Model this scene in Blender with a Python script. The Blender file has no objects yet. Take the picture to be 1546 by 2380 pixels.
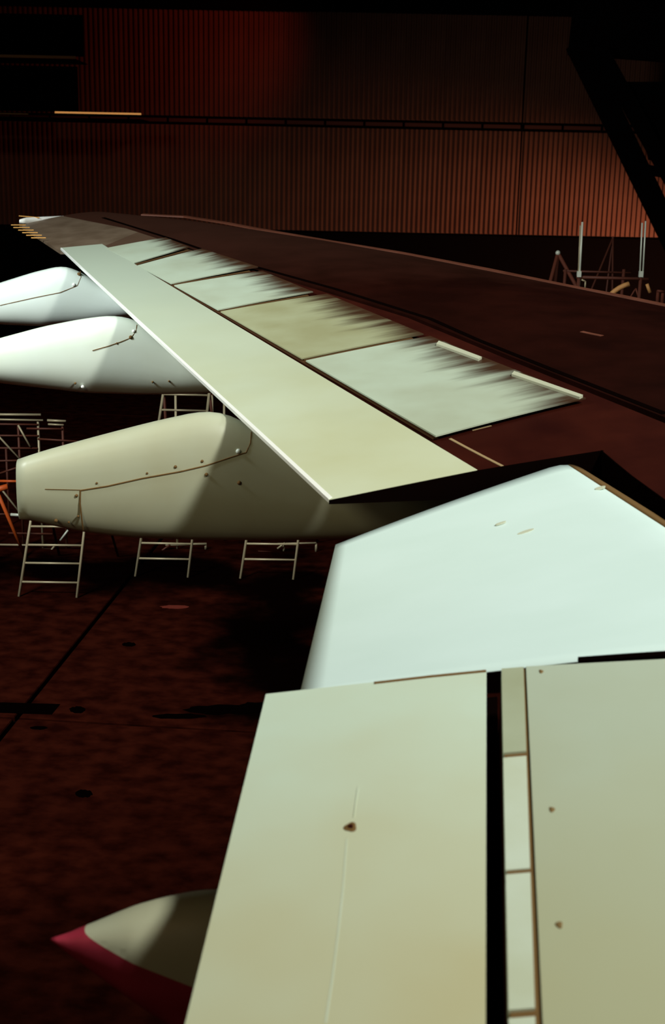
import bpy, bmesh, math, random
from mathutils import Vector, Matrix, noise
random.seed(7)
SC = bpy.context.scene
COL = SC.collection
IW, IH = 1546, 2380
# ------------------------------------------------------------------ camera
FPX, HZ, ROLL = 3000.0, 388.0, math.radians(1.15)
CAM = Vector((0, 0, 6.5))
_p = math.atan((IH/2-HZ)/FPX)
FW = Vector((0, math.cos(_p), -math.sin(_p)))
_R = Vector((1, 0, 0)); _U = _R.cross(FW)
RT = _R*math.cos(ROLL)+_U*math.sin(ROLL)
UP = -_R*math.sin(ROLL)+_U*math.cos(ROLL)
cd = bpy.data.cameras.new('camera'); cam = bpy.data.objects.new('camera', cd); COL.objects.link(cam)
cd.sensor_fit = 'VERTICAL'; cd.sensor_height = 36; cd.lens = FPX*36/IH
cd.clip_start = .05; cd.clip_end = 300
cd.dof.use_dof = True; cd.dof.focus_distance = 13.0; cd.dof.aperture_fstop = 2.3
B = -FW
cam.matrix_world = Matrix(((RT.x, UP.x, B.x, CAM.x), (RT.y, UP.y, B.y, CAM.y), (RT.z, UP.z, B.z, CAM.z), (0, 0, 0, 1)))
SC.camera = cam
# ------------------------------------------------------------------ world, lights, exposure
SC.view_settings.view_transform = 'Standard'; SC.view_settings.look = 'None'
SC.view_settings.gamma = 1; SC.view_settings.exposure = 0.0; SC.view_settings.use_curve_mapping = False
w = bpy.data.worlds.new('hangar_gloom'); SC.world = w; w.use_nodes = True
w.node_tree.nodes['Background'].inputs[0].default_value = (.02, .006, .003, 1)
w.node_tree.nodes['Background'].inputs[1].default_value = .5

def light(name, kind, loc, target, energy, color, **kw):
    d = bpy.data.lights.new(name, kind); d.energy = energy; d.color = color
    for k, v in kw.items(): setattr(d, k, v)
    o = bpy.data.objects.new(name, d); COL.objects.link(o)
    o.location = loc
    o.rotation_euler = (Vector(target)-Vector(loc)).to_track_quat('-Z', 'Y').to_euler()
    return o
light('overhead_light', 'AREA', (9.0, 1.2, 15.8), (-.5, 7.6, 4.4), 820, (1.0, 1.0, .90), shape='RECTANGLE', size=1.6, size_y=2.0, spread=math.radians(100))
light('overhead_light', 'AREA', (9.0, 15.0, 15.8), (-1.5, 14, 4.4), 150, (.96, 1.0, .92), shape='RECTANGLE', size=1.6, size_y=2.0, spread=math.radians(90))  # second overhead light added to even out brightness along the span
light('outer_fairing_fill', 'AREA', (-9.5, 9.0, 11.8), (-3.8, 16, 4.6), 520, (.93, 1.0, .96), shape='RECTANGLE', size=2.5, size_y=2, spread=math.radians(95))  # cool fill added inside the hangar for the outer fairings; no door here
light('side_fill', 'SPOT', (-6.5, 2.0, 10.6), (-1.0, 10.2, 4.1), 820, (1.0, .84, .52), spot_size=math.radians(44), spot_blend=.8, shadow_soft_size=.8)  # warm fill spot added to lift the side of the nearest full fairing
light('near_fairing_fill', 'AREA', (-5, -1.6, 8.2), (-1, 6, 3.5), 15, (1.0, .62, .28), shape='RECTANGLE', size=2.0, size_y=1.5, spread=math.radians(120))  # weak warm fill added to lift the dark side of the near fairing
fr_l = light('wall_fill_right', 'SPOT', (17, 40, 1.5), (9.5, 50, 2.2), 4600, (1.0, .52, .34), spot_size=math.radians(80), spot_blend=1.0, shadow_soft_size=.3)  # unseen spot added to shape the glow on the lower right wall
fr_l.scale = (1, .62, 1)
light('wall_fill_left', 'SPOT', (1.5, 42.0, 12.5), (-6.3, 50, 10.5), 400, (1.0, .16, .09), spot_size=math.radians(56), spot_blend=1.0, shadow_soft_size=.3)  # unseen red spot added to tint the upper left wall

# ------------------------------------------------------------------ helpers
def ray(px, py):
    return FW + RT*((px-IW/2)/FPX) + UP*((IH/2-py)/FPX)
def at(px, py, Y):                     # the point seen at a pixel on the upright plane y = Y
    q = ray(px, py); return CAM + q*(Y/q.y)
def on_floor(px, py):
    q = ray(px, py); return CAM + q*(-CAM.z/q.z)
def interp(pts, x):
    if x <= pts[0][0]: a, b = pts[0], pts[1]
    elif x >= pts[-1][0]: a, b = pts[-2], pts[-1]
    else:
        for a, b in zip(pts, pts[1:]):
            if a[0] <= x <= b[0]: break
    return a[1]+(b[1]-a[1])*(x-a[0])/(b[0]-a[0])
# plan form: x of trailing and leading edge as functions of y (outboard)
TEP = [(-1, -.74), (3.55, -.44), (5.7, -.30), (8.41, -.02), (10.05, -.67), (13.79, -2.12), (16.6, -3.27), (20.74, -5.01), (24, -6.3)]
LEP = [(-1, 14.0), (6, 11.7), (15.29, 3.85), (17.51, 1.99), (19.3, .15), (20.48, -1.24), (21.3, -2.4), (21.85, -3.46), (23, -5.8)]
DROP, DIH, SL = 3.0, .1, .12
def te(y): return interp(TEP, y)
def le(y): return interp(LEP, y)
def zs(x, y):                          # upper surface of the wing
    c = max(le(y)-te(y), .8); t = (x-te(y))/c
    t = min(max(t, -.3), 1.05)
    f = t if t < 0 else t*(1-t**1.8)
    return CAM.z - DROP + DIH*y + SL*c*f
def W(px, py, dz=0.0):                 # where the line of sight meets the wing's upper surface
    q = ray(px, py); a, b = 1.5, 27.0
    def f(s):
        p = CAM+q*s; return p.z-zs(p.x, p.y)-dz
    s = a; prev = f(a)
    while s < b:
        n = s+.05; v = f(n)
        if prev > 0 and v <= 0:
            lo, hi = s, n
            for _ in range(30):
                m = (lo+hi)/2
                if f(m) > 0: lo = m
                else: hi = m
            return CAM+q*lo
        s, prev = n, v
    # grazing miss: nearest approach
    best = min((abs(f(1.5+.05*i)), 1.5+.05*i) for i in range(500))
    return CAM+q*best[1]

def link(o, parent=None):
    COL.objects.link(o)
    if parent is not None: o.parent = parent
    return o
def mesh_obj(name, verts, faces, m, parent=None, smooth=False, uvs=None):
    me = bpy.data.meshes.new(name); me.from_pydata([tuple(v) for v in verts], [], faces)
    if uvs:
        l = me.uv_layers.new(name='UVMap')
        for lp in me.loops: l.data[lp.index].uv = uvs[lp.vertex_index]
    bm = bmesh.new(); bm.from_mesh(me)
    bmesh.ops.recalc_face_normals(bm, faces=bm.faces); bm.to_mesh(me); bm.free()
    if smooth:
        for p in me.polygons: p.use_smooth = True
    me.materials.append(m)
    return link(bpy.data.objects.new(name, me), parent)
def bm_obj(name, bm, m, parent=None, smooth=False):
    me = bpy.data.meshes.new(name); bm.to_mesh(me); bm.free()
    if smooth:
        for p in me.polygons: p.use_smooth = True
    me.materials.append(m)
    return link(bpy.data.objects.new(name, me), parent)
def tag(o, label, cat, group=None):
    o['label'] = label; o['category'] = cat
    if group: o['group'] = group
    return o
def thing(name, loc, label, cat, group=None):
    o = bpy.data.objects.new(name, None); o.location = loc; o.empty_display_size = .3
    COL.objects.link(o); return tag(o, label, cat, group)
def empty_struct(name):
    o = bpy.data.objects.new(name, None); COL.objects.link(o); o['kind'] = 'structure'; return o
def tube(bm, a, b, r, n=8):
    a, b = Vector(a), Vector(b); d = (b-a); L = d.length
    if L < 1e-5: return
    q = d.to_track_quat('Z', 'Y').to_matrix()
    ra = [bm.verts.new(a+q@Vector((r*math.cos(2*math.pi*i/n), r*math.sin(2*math.pi*i/n), 0))) for i in range(n)]
    rb = [bm.verts.new(b+q@Vector((r*math.cos(2*math.pi*i/n), r*math.sin(2*math.pi*i/n), 0))) for i in range(n)]
    for i in range(n): bm.faces.new((ra[i], ra[(i+1) % n], rb[(i+1) % n], rb[i]))
    bm.faces.new(ra[::-1]); bm.faces.new(rb)
def box(bm, c, s, rot=None):
    c = Vector(c); M = rot or Matrix.Identity(3)
    v = [bm.verts.new(c+M@Vector((x*s[0]/2, y*s[1]/2, z*s[2]/2))) for x in (-1, 1) for y in (-1, 1) for z in (-1, 1)]
    for f in ((0, 1, 3, 2), (4, 6, 7, 5), (0, 4, 5, 1), (2, 3, 7, 6), (0, 2, 6, 4), (1, 5, 7, 3)): bm.faces.new([v[i] for i in f])
def tubes(name, segs, r, m, parent, n=8):
    o = parent.location if parent is not None else Vector()
    bm = bmesh.new()
    for s in segs:
        for a, b in zip(s, s[1:]): tube(bm, Vector(a)-o, Vector(b)-o, r, n)
    return bm_obj(name, bm, m, parent, True)

def sweep(name, pts, r, m, parent, n=8):
    bm = bmesh.new(); rings = []; o = parent.location
    for i, p in enumerate(pts):
        d = (Vector(pts[min(i+1, len(pts)-1)])-Vector(pts[max(i-1, 0)])).normalized(); y = Vector((0, 1, 0)); x = d.cross(y).normalized()
        rings.append([bm.verts.new(p-o+x*r*math.cos(k/n*6.2832)+y*r*math.sin(k/n*6.2832)) for k in range(n)])
    for a, b in zip(rings, rings[1:]):
        for k in range(n): bm.faces.new((a[k], a[(k+1) % n], b[(k+1) % n], b[k]))
    bm.faces.new(rings[0][::-1]); bm.faces.new(rings[-1]); bmesh.ops.recalc_face_normals(bm, faces=bm.faces)
    return bm_obj(name, bm, m, parent, True)

# ------------------------------------------------------------------ materials
def mat(name, col, rough=.5, metal=0.0, var=None, scale=3.0, stretch=(1, 1, 1), bump=0.0, spec=.5, coat=0):
    m = bpy.data.materials.new(name); m.use_nodes = True; nt = m.node_tree
    b = nt.nodes['Principled BSDF']; b.inputs['Base Color'].default_value = (*col, 1)
    b.inputs['Roughness'].default_value = rough; b.inputs['Metallic'].default_value = metal
    b.inputs['Specular IOR Level'].default_value = spec; b.inputs['Coat Weight'].default_value = coat
    if var or bump:
        tc = nt.nodes.new('ShaderNodeTexCoord'); mp = nt.nodes.new('ShaderNodeMapping')
        mp.inputs['Scale'].default_value = stretch
        n = nt.nodes.new('ShaderNodeTexNoise'); n.inputs['Scale'].default_value = scale; n.inputs['Detail'].default_value = 6
        nt.links.new(tc.outputs['Object'], mp.inputs[0]); nt.links.new(mp.outputs[0], n.inputs['Vector'])
        if var:
            r = nt.nodes.new('ShaderNodeValToRGB')
            r.color_ramp.elements[0].position = .35; r.color_ramp.elements[1].position = .65
            r.color_ramp.elements[0].color = (*var, 1); r.color_ramp.elements[1].color = (*col, 1)
            nt.links.new(n.outputs['Fac'], r.inputs[0]); nt.links.new(r.outputs[0], b.inputs['Base Color'])
        if bump:
            bp = nt.nodes.new('ShaderNodeBump'); bp.inputs['Strength'].default_value = bump; bp.inputs['Distance'].default_value = .02
            nt.links.new(n.outputs['Fac'], bp.inputs['Height']); nt.links.new(bp.outputs[0], b.inputs['Normal'])
    return m
def mat_dirty(name, col, var, dirt, lo=.56, hi=1.02, freq=5.0, amp=.42):
    """paint with soot streaks running aft from the front edge; UV v = 1 at the front edge, u along it in metres"""
    m = mat(name, col, .42, 0, var, 1.6)
    nt = m.node_tree; b = nt.nodes['Principled BSDF']
    base = b.inputs['Base Color'].links[0].from_socket
    uv = nt.nodes.new('ShaderNodeUVMap'); uv.uv_map = 'UVMap'
    sp = nt.nodes.new('ShaderNodeSeparateXYZ'); nt.links.new(uv.outputs[0], sp.inputs[0])
    mp = nt.nodes.new('ShaderNodeMapping'); mp.inputs['Scale'].default_value = (freq, .9, 1)
    nt.links.new(uv.outputs[0], mp.inputs[0])
    n = nt.nodes.new('ShaderNodeTexNoise'); n.inputs['Scale'].default_value = 1; n.inputs['Detail'].default_value = 4
    nt.links.new(mp.outputs[0], n.inputs['Vector'])
    s = nt.nodes.new('ShaderNodeMath'); s.operation = 'SUBTRACT'; s.inputs[1].default_value = .5
    nt.links.new(n.outputs['Fac'], s.inputs[0])
    a = nt.nodes.new('ShaderNodeMath'); a.operation = 'MULTIPLY_ADD'; a.inputs[1].default_value = amp*2
    nt.links.new(s.outputs[0], a.inputs[0]); nt.links.new(sp.outputs['Y'], a.inputs[2])
    mr = nt.nodes.new('ShaderNodeMapRange'); mr.interpolation_type = 'SMOOTHSTEP'
    mr.inputs['From Min'].default_value = lo; mr.inputs['From Max'].default_value = hi
    nt.links.new(a.outputs[0], mr.inputs['Value'])
    mx = nt.nodes.new('ShaderNodeMix'); mx.data_type = 'RGBA'
    nt.links.new(mr.outputs[0], mx.inputs['Factor']); nt.links.new(base, mx.inputs['A'])
    mx.inputs['B'].default_value = (*dirt, 1)
    nt.links.new(mx.outputs['Result'], b.inputs['Base Color'])
    return m
DIRT = (.05, .02, .008)
M = dict(
    white=mat('gloss_white_paint', (.82, .93, .89), .35, 0, (.76, .86, .80), 1.2),
    aileron=mat('white_aileron_paint', (.74, .93, .91), .5, 0, (.70, .89, .86), .9, (1, 2, 1)),  # whiter base colour than the flaps
    flap=mat('light_grey_green_flap_paint', (.62, .68, .50), .42, 0, (.56, .59, .38), .7),
    flap_in=mat('ivory_flap_paint', (.63, .79, .67), .42, 0, (.60, .67, .50), .5),
    spoiler=mat_dirty('pale_spoiler_paint', (.50, .59, .47), (.44, .50, .38), DIRT),
    spoiler_y=mat_dirty('yellowed_spoiler_paint', (.40, .42, .26), (.34, .34, .19), DIRT),
    spoiler_in=mat('inboard_spoiler_paint', (.46, .54, .43), .45, 0, (.42, .47, .34), .6),
    strip=mat('shroud_strip_paint', (.64, .74, .62), .4, 0, (.56, .62, .46), 1.5),
    strip_g=mat('grey_shroud_strip_paint', (.44, .50, .36), .4, 0, (.38, .42, .28), 2),
    box=mat('dark_wing_box_coating', (.038, .0065, .0035), .65, 0, (.020, .003, .002), 1.4, (1, 1, 1), 0, .03),
    tipskin=mat('brown_grey_tip_skin', (.17, .12, .08), .5, 0, (.12, .08, .05), 3),  # brown-grey tone, lighter than the wing box
    slat=mat('dark_leading_edge_skin', (.018, .0035, .002), .65, 0, (.010, .002, .001), 1.5, (1, 1, 1), 0, .02),
    lip=mat('reddish_leading_edge_metal', (.20, .062, .034), .5, .1, (.14, .04, .02), 2),
    black=mat('cove_shade_black', (.0025, .001, .0008), .9, spec=0),  # near-black that stands in for shade on end faces and in gaps
    seam=mat('brown_sealant_and_nose_shade', (.16, .09, .03), .7, spec=.2),
    dot=mat('brown_fastener_grime', (.20, .13, .05), .7, spec=.2),
    lipw=mat('worn_hinge_lip', (.52, .54, .40), .5),
    gapb=mat('dark_gap_seal', (.07, .03, .012), .8, spec=.1),
    seamd=mat('dark_brown_seam', (.09, .045, .016), .8, spec=.1),
    tubel=mat('ochre_glow_strip', (.6, .3, .1), .6),
    rub=mat('pale_sealant_line', (.34, .24, .12), .6),
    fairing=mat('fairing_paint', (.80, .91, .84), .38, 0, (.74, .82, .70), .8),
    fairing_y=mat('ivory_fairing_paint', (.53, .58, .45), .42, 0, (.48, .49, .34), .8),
    maroon=mat('maroon_paint', (.42, .035, .07), .5, 0, (.30, .02, .04), 4),
    brass=mat('brass_wick', (.75, .38, .10), .4, .3),
    lens=mat('white_tip_lens', (.95, .97, .93), .25),
    alu=mat('fuselage_white', (.55, .58, .52), .4),
    floor=mat('red_oxide_concrete', (.046, .0076, .0038), .85, 0, (.016, .0024, .0013), 3.2, (1, 1.3, 1), .3, .0),
    joint=mat('tarred_joint', (.003, .001, .001), .95, spec=.02),
    stain=mat('oil_stain', (.0015, .0006, .0005), .8, spec=0),
    sheet=mat('rust_red_cladding', (.34, .13, .07), .6, .0, (.26, .09, .045), .5, (1, 1, 1), 0, .2),
    masonry=mat('near_black_wall', (.004, .0015, .001), .9, spec=.05),  # one near-black base colour
    steel=mat('black_steel', (.004, .002, .002), .8, spec=.05),
    edge=mat('ochre_edge_steel', (.75, .36, .12), .6),
    dull=mat('dull_red_steel', (.16, .035, .015), .7),
    pipe=mat('galvanised_tube', (.58, .48, .30), .45, .2),
    pipe_w=mat('pale_galvanised_tube', (.85, .88, .74), .4, .1),
    pipe_d=mat('rusty_tube', (.13, .032, .016), .6),
    orange=mat('orange_paint', (.8, .13, .02), .5),
)

def span_tone(m, col, y0, y1):  # blends the base colour into another tone along the span
    nt = m.node_tree; b = nt.nodes['Principled BSDF']; base = b.inputs['Base Color'].links[0].from_socket
    tc = nt.nodes.new('ShaderNodeTexCoord'); sp = nt.nodes.new('ShaderNodeSeparateXYZ'); nt.links.new(tc.outputs['Object'], sp.inputs[0])
    n = nt.nodes.new('ShaderNodeTexNoise'); n.inputs['Scale'].default_value = 1.5
    ad = nt.nodes.new('ShaderNodeMath'); ad.operation = 'MULTIPLY_ADD'; ad.inputs[1].default_value = 1.5
    nt.links.new(tc.outputs['Object'], n.inputs['Vector']); nt.links.new(n.outputs['Fac'], ad.inputs[0]); nt.links.new(sp.outputs['Y'], ad.inputs[2])
    mr = nt.nodes.new('ShaderNodeMapRange'); mr.inputs['From Min'].default_value = y0; mr.inputs['From Max'].default_value = y1
    nt.links.new(ad.outputs[0], mr.inputs['Value'])
    mx = nt.nodes.new('ShaderNodeMix'); mx.data_type = 'RGBA'; mx.inputs['B'].default_value = (*col, 1)
    nt.links.new(mr.outputs[0], mx.inputs['Factor']); nt.links.new(base, mx.inputs['A']); nt.links.new(mx.outputs['Result'], b.inputs['Base Color'])
span_tone(M['box'], (.15, .10, .065), 10.5, 15.8)  # brown-grey tone blends in towards the tip

# ------------------------------------------------------------------ floor (jointed concrete slabs)
floor = empty_struct('floor')
a0 = on_floor(255, 1400); a1 = on_floor(0, 1715)
ang = math.atan2(a1.y-a0.y, a1.x-a0.x)+math.pi/2          # slab grid direction
o0 = on_floor(100, 1672)
# origin of the grid: where the long joint meets the cross joint
dl = (a1-a0).normalized()
tt = ((o0-a0).dot(dl)); G = a0+dl*tt
gx = Vector((math.cos(ang), math.sin(ang), 0)); gy = Vector((-gx.y, gx.x, 0))
if gx.x < 0: gx = -gx; gy = -gy
S = 6.4; gap = .03
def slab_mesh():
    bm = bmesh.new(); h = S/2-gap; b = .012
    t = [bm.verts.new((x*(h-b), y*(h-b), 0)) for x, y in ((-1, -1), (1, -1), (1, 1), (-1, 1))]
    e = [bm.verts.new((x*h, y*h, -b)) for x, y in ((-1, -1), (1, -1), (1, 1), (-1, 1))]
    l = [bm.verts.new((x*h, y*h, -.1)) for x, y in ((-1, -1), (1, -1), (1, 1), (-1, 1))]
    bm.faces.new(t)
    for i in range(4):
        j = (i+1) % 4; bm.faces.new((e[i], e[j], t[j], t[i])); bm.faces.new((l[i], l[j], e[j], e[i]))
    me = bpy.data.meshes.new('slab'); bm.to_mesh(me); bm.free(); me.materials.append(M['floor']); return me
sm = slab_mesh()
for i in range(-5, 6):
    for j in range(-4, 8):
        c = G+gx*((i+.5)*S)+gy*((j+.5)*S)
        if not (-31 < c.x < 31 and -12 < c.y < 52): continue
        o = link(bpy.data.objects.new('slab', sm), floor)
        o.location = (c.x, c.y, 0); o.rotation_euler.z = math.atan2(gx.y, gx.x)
bm = bmesh.new(); box(bm, (0, 18, -.13), (70, 76, .14)); bm_obj('joint_bed', bm, M['joint'], floor)
def stain(pts, m, z=.004):
    c = Vector((sum(p[0] for p in pts)/len(pts), sum(p[1] for p in pts)/len(pts)))
    vs = [on_floor(*p) for p in pts]
    mesh_obj('oil_stain', [v+Vector((0, 0, z)) for v in vs]+[v+Vector((0, 0, .001)) for v in vs],
             [list(range(len(vs)))]+[(i, (i+1) % len(vs), len(vs)+(i+1) % len(vs), len(vs)+i) for i in range(len(vs))], m, floor)
def blob(cx, cy, rx, ry, n=22, seed=0):
    return [(cx+rx*math.cos(6.2832*i/n)*(1+.28*noise.noise(Vector((i*.7, seed, 0)))), cy+ry*math.sin(6.2832*i/n)*(1+.4*noise.noise(Vector((i*.7, seed, 5))))) for i in range(n)]
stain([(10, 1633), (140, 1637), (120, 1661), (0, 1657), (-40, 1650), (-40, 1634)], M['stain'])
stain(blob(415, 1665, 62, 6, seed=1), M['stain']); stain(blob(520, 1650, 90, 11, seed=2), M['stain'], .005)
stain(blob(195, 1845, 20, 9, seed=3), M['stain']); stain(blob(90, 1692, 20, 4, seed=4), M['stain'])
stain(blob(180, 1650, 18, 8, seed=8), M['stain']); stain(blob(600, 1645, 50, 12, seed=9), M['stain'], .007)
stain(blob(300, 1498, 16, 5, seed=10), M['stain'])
stain(blob(407, 1411, 32, 4, seed=7), mat('red_reflection_puddle', (.20, .03, .02), .3), .004)  # red reflection in the puddle put into its colour

# broad shade on the floor painted into the slab colour as dark patches
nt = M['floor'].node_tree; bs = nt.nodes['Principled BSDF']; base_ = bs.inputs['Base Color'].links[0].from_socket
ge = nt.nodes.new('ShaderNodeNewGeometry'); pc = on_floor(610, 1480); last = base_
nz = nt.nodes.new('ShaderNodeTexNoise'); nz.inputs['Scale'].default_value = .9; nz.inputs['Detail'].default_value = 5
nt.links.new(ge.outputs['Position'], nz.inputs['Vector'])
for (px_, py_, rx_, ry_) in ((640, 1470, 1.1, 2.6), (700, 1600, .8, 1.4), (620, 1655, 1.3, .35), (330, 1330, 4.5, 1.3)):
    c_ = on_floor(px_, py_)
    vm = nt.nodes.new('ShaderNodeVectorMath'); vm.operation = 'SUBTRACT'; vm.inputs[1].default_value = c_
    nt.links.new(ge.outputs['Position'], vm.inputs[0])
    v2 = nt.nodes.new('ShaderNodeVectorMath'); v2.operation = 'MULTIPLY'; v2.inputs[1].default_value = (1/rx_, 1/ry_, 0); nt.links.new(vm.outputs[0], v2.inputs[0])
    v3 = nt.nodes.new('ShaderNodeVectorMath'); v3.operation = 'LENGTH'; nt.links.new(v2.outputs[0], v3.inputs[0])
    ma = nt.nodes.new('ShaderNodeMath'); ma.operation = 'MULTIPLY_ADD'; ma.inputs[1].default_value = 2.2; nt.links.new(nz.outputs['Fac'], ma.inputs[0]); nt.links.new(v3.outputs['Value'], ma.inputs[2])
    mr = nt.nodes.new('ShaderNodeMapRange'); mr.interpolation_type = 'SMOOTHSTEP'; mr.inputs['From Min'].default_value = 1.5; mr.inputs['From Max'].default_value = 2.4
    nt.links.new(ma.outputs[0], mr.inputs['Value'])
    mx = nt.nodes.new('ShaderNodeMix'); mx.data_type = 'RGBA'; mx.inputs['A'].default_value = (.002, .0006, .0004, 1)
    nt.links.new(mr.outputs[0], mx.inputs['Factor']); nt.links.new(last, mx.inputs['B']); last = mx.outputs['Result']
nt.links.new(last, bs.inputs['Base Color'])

# ------------------------------------------------------------------ back wall with corrugated cladding
WY = 50.0
wall = empty_struct('wall_back')
zb = at(1000, 541, WY).z; zr = at(900, 289, WY).z; zt = at(350, 20, WY).z
PER = .182; NR = 8; SW = PER*NR
def sheet_mesh(h):
    bm = bmesh.new(); prof = []
    for k in range(NR):
        x = k*PER
        prof += [(x, .07), (x+PER*.42, .07), (x+PER*.52, 0), (x+PER*.88, 0)]
    prof.append((NR*PER, .07))
    lo = [bm.verts.new((x, y, 0)) for x, y in prof]; hi = [bm.verts.new((x, y, h)) for x, y in prof]
    for i in range(len(prof)-1): bm.faces.new((lo[i], lo[i+1], hi[i+1], hi[i]))
    me = bpy.data.meshes.new('cladding_sheet'); bm.to_mesh(me); bm.free(); me.materials.append(M['sheet']); return me
lowm, upm = sheet_mesh(zr-.16-zb), sheet_mesh(zt-zr-.16)
xseam = at(1205, 450, WY).x
for k in range(-24, 14):
    x = xseam+k*SW+(.03 if k >= 0 else -.03)
    for me, z, dz in ((lowm, zb, 0), (upm, zr+.16, .0)):
        o = link(bpy.data.objects.new('cladding_sheet', me), wall)
        o.location = (x, WY-.09-(.012 if k % 2 else 0), z)
    bm = bmesh.new(); box(bm, (x+SW/2, WY-.12, zr), (SW-.09, .07, .13)); bm_obj('girt_section', bm, M['dull'], wall)
bm = bmesh.new(); box(bm, (0, WY+.15, zt/2+2), (64, .3, zt+4.2)); bm_obj('backing', bm, M['masonry'], wall)
bm = bmesh.new(); box(bm, (0, WY-.06, zb/2-.03), (64, .12, zb-.08)); bm_obj('lower_wall', bm, M['masonry'], wall)
bm = bmesh.new(); box(bm, (0, WY-.25, zt+.45), (64, .5, .9)); o = bm_obj('trim_1', bm, M['steel']); o['kind'] = 'structure'
for nm, c, s in (('wall_left', (-32, 19, 8.5), (.3, 62, 17)), ('wall_right', (32, 19, 8.5), (.3, 62, 17)), ('ceiling', (0, 19, 17.15), (64.3, 62, .3)), ('wall_front', (0, -12, 8.5), (64.3, .3, 17))):
    bm = bmesh.new(); box(bm, c, s); o = bm_obj(nm, bm, M['masonry']); o['kind'] = 'structure'

# ------------------------------------------------------------------ dark roof brace, upper right
def beam(name, a, b, wd, dp, m, parent):
    a, b = Vector(a), Vector(b); d = (b-a); L = d.length
    z = d.normalized(); y = Vector((0, 1, 0)); x = y.cross(z).normalized(); y = z.cross(x)
    R = Matrix((x, y, z)).transposed()
    bm = bmesh.new(); o = parent.location
    t = dp*.12                                              # I-section: web and two flanges
    box(bm, (a+b)/2-o, (wd*.18, dp-2*t, L), R)
    for s in (-1, 1): box(bm, (a+b)/2-o+y*s*(dp/2-t/2), (wd, t, L), R)
    return bm_obj(name, bm, m, parent)
YB = 40.0
br = thing('roof_brace', at(1700, 800, YB)*1.0, 'black steel brace frame slanting down across the right end of the red cladding', 'steel frame')
br.location.z = 0
beam('diagonal_beam', at(1340, 100, YB), at(1640, 715, YB), .62, .4, M['steel'], br)
beam('upright_column', at(1690, -350, YB+.5), Vector((at(1690, -350, YB+.5).x, YB+.5, 0)), .9, .5, M['steel'], br)
beam('upper_beam', at(1390, 110, YB-.5), at(1640, 560, YB-.5), .42, .3, M['steel'], br)
beam('short_strut', at(1505, 395, YB), at(1690, 425, YB), .3, .25, M['steel'], br)
beam('upper_chord', at(1330, 60, YB+.5), at(1720, 90, YB+.5), 1.6, .5, M['steel'], br)
bm = bmesh.new(); 
g = [at(1430, 190, YB-.3), at(1700, 190, YB-.3), at(1700, 372, YB-.3), at(1508, 372, YB-.3), at(1495, 310, YB-.3)]
vs = [bm.verts.new(p-br.location) for p in g]+[bm.verts.new(p-br.location+Vector((0, .06, 0))) for p in g]
bm.faces.new(vs[:5]); bm.faces.new(vs[5:][::-1])
for i in range(5): bm.faces.new((vs[i], vs[(i+1) % 5], vs[5+(i+1) % 5], vs[5+i]))
bm_obj('gusset_plate', bm, M['steel'], br)

# ------------------------------------------------------------------ dark docking platforms, upper left
YD = 44.0
dk = thing('docking_platform', (at(0, 400, YD).x-2, YD, 0), 'black two-deck docking platform with ochre deck edges against the cladding at far left', 'platform')
def dbox(name, p0, p1, y0, y1, m):
    a, b = at(*p0, YD), at(*p1, YD); bm = bmesh.new(); o = dk.location
    box(bm, Vector(((a.x+b.x)/2, (y0+y1)/2, (a.z+b.z)/2))-o, (abs(b.x-a.x), y1-y0, abs(a.z-b.z))); return bm_obj(name, bm, m, dk)
dbox('deck', (-300, 267), (328, 277), YD, YD+2.6, M['steel'])
dbox('deck_edge', (-300, 259), (66, 264), YD-.04, YD, M['edge'])
_b = M['tubel'].node_tree.nodes['Principled BSDF']; _b.inputs['Emission Color'].default_value = (.62, .27, .075, 1); _b.inputs['Emission Strength'].default_value = .8  # bar along the deck edge given its own glow
e2 = dbox('deck_edge', (128, 259), (328, 267), YD-.04, YD+.02, M['tubel']); e2.name = 'glow_strip'; e2['label'] = 'glowing ochre strip along the deck edge'
dbox('upper_deck', (-300, 127), (168, 134), YD+.6, YD+2.6, M['steel'])
dbox('deck_edge', (-300, 124), (168, 127), YD+.55, YD+.6, M['edge'])
dbox('shade_panel', (-300, 12), (172, 122), YD+1.6, YD+1.7, M['steel'])  # black sheets stand in for the shade on the wall at left
dbox('shade_panel', (-300, 137), (160, 256), YD+1.6, YD+1.7, M['steel'])
for px in (-250, -60):
    a = at(px, 270, YD+1.2); tubes('post', [[(a.x, a.y, a.z), (a.x, a.y, 0)]], .09, M['steel'], dk)
    tubes('post', [[(a.x, a.y, a.z+.1), (a.x, a.y, at(px, 132, YD+1.2).z)]], .07, M['steel'], dk)

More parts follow.
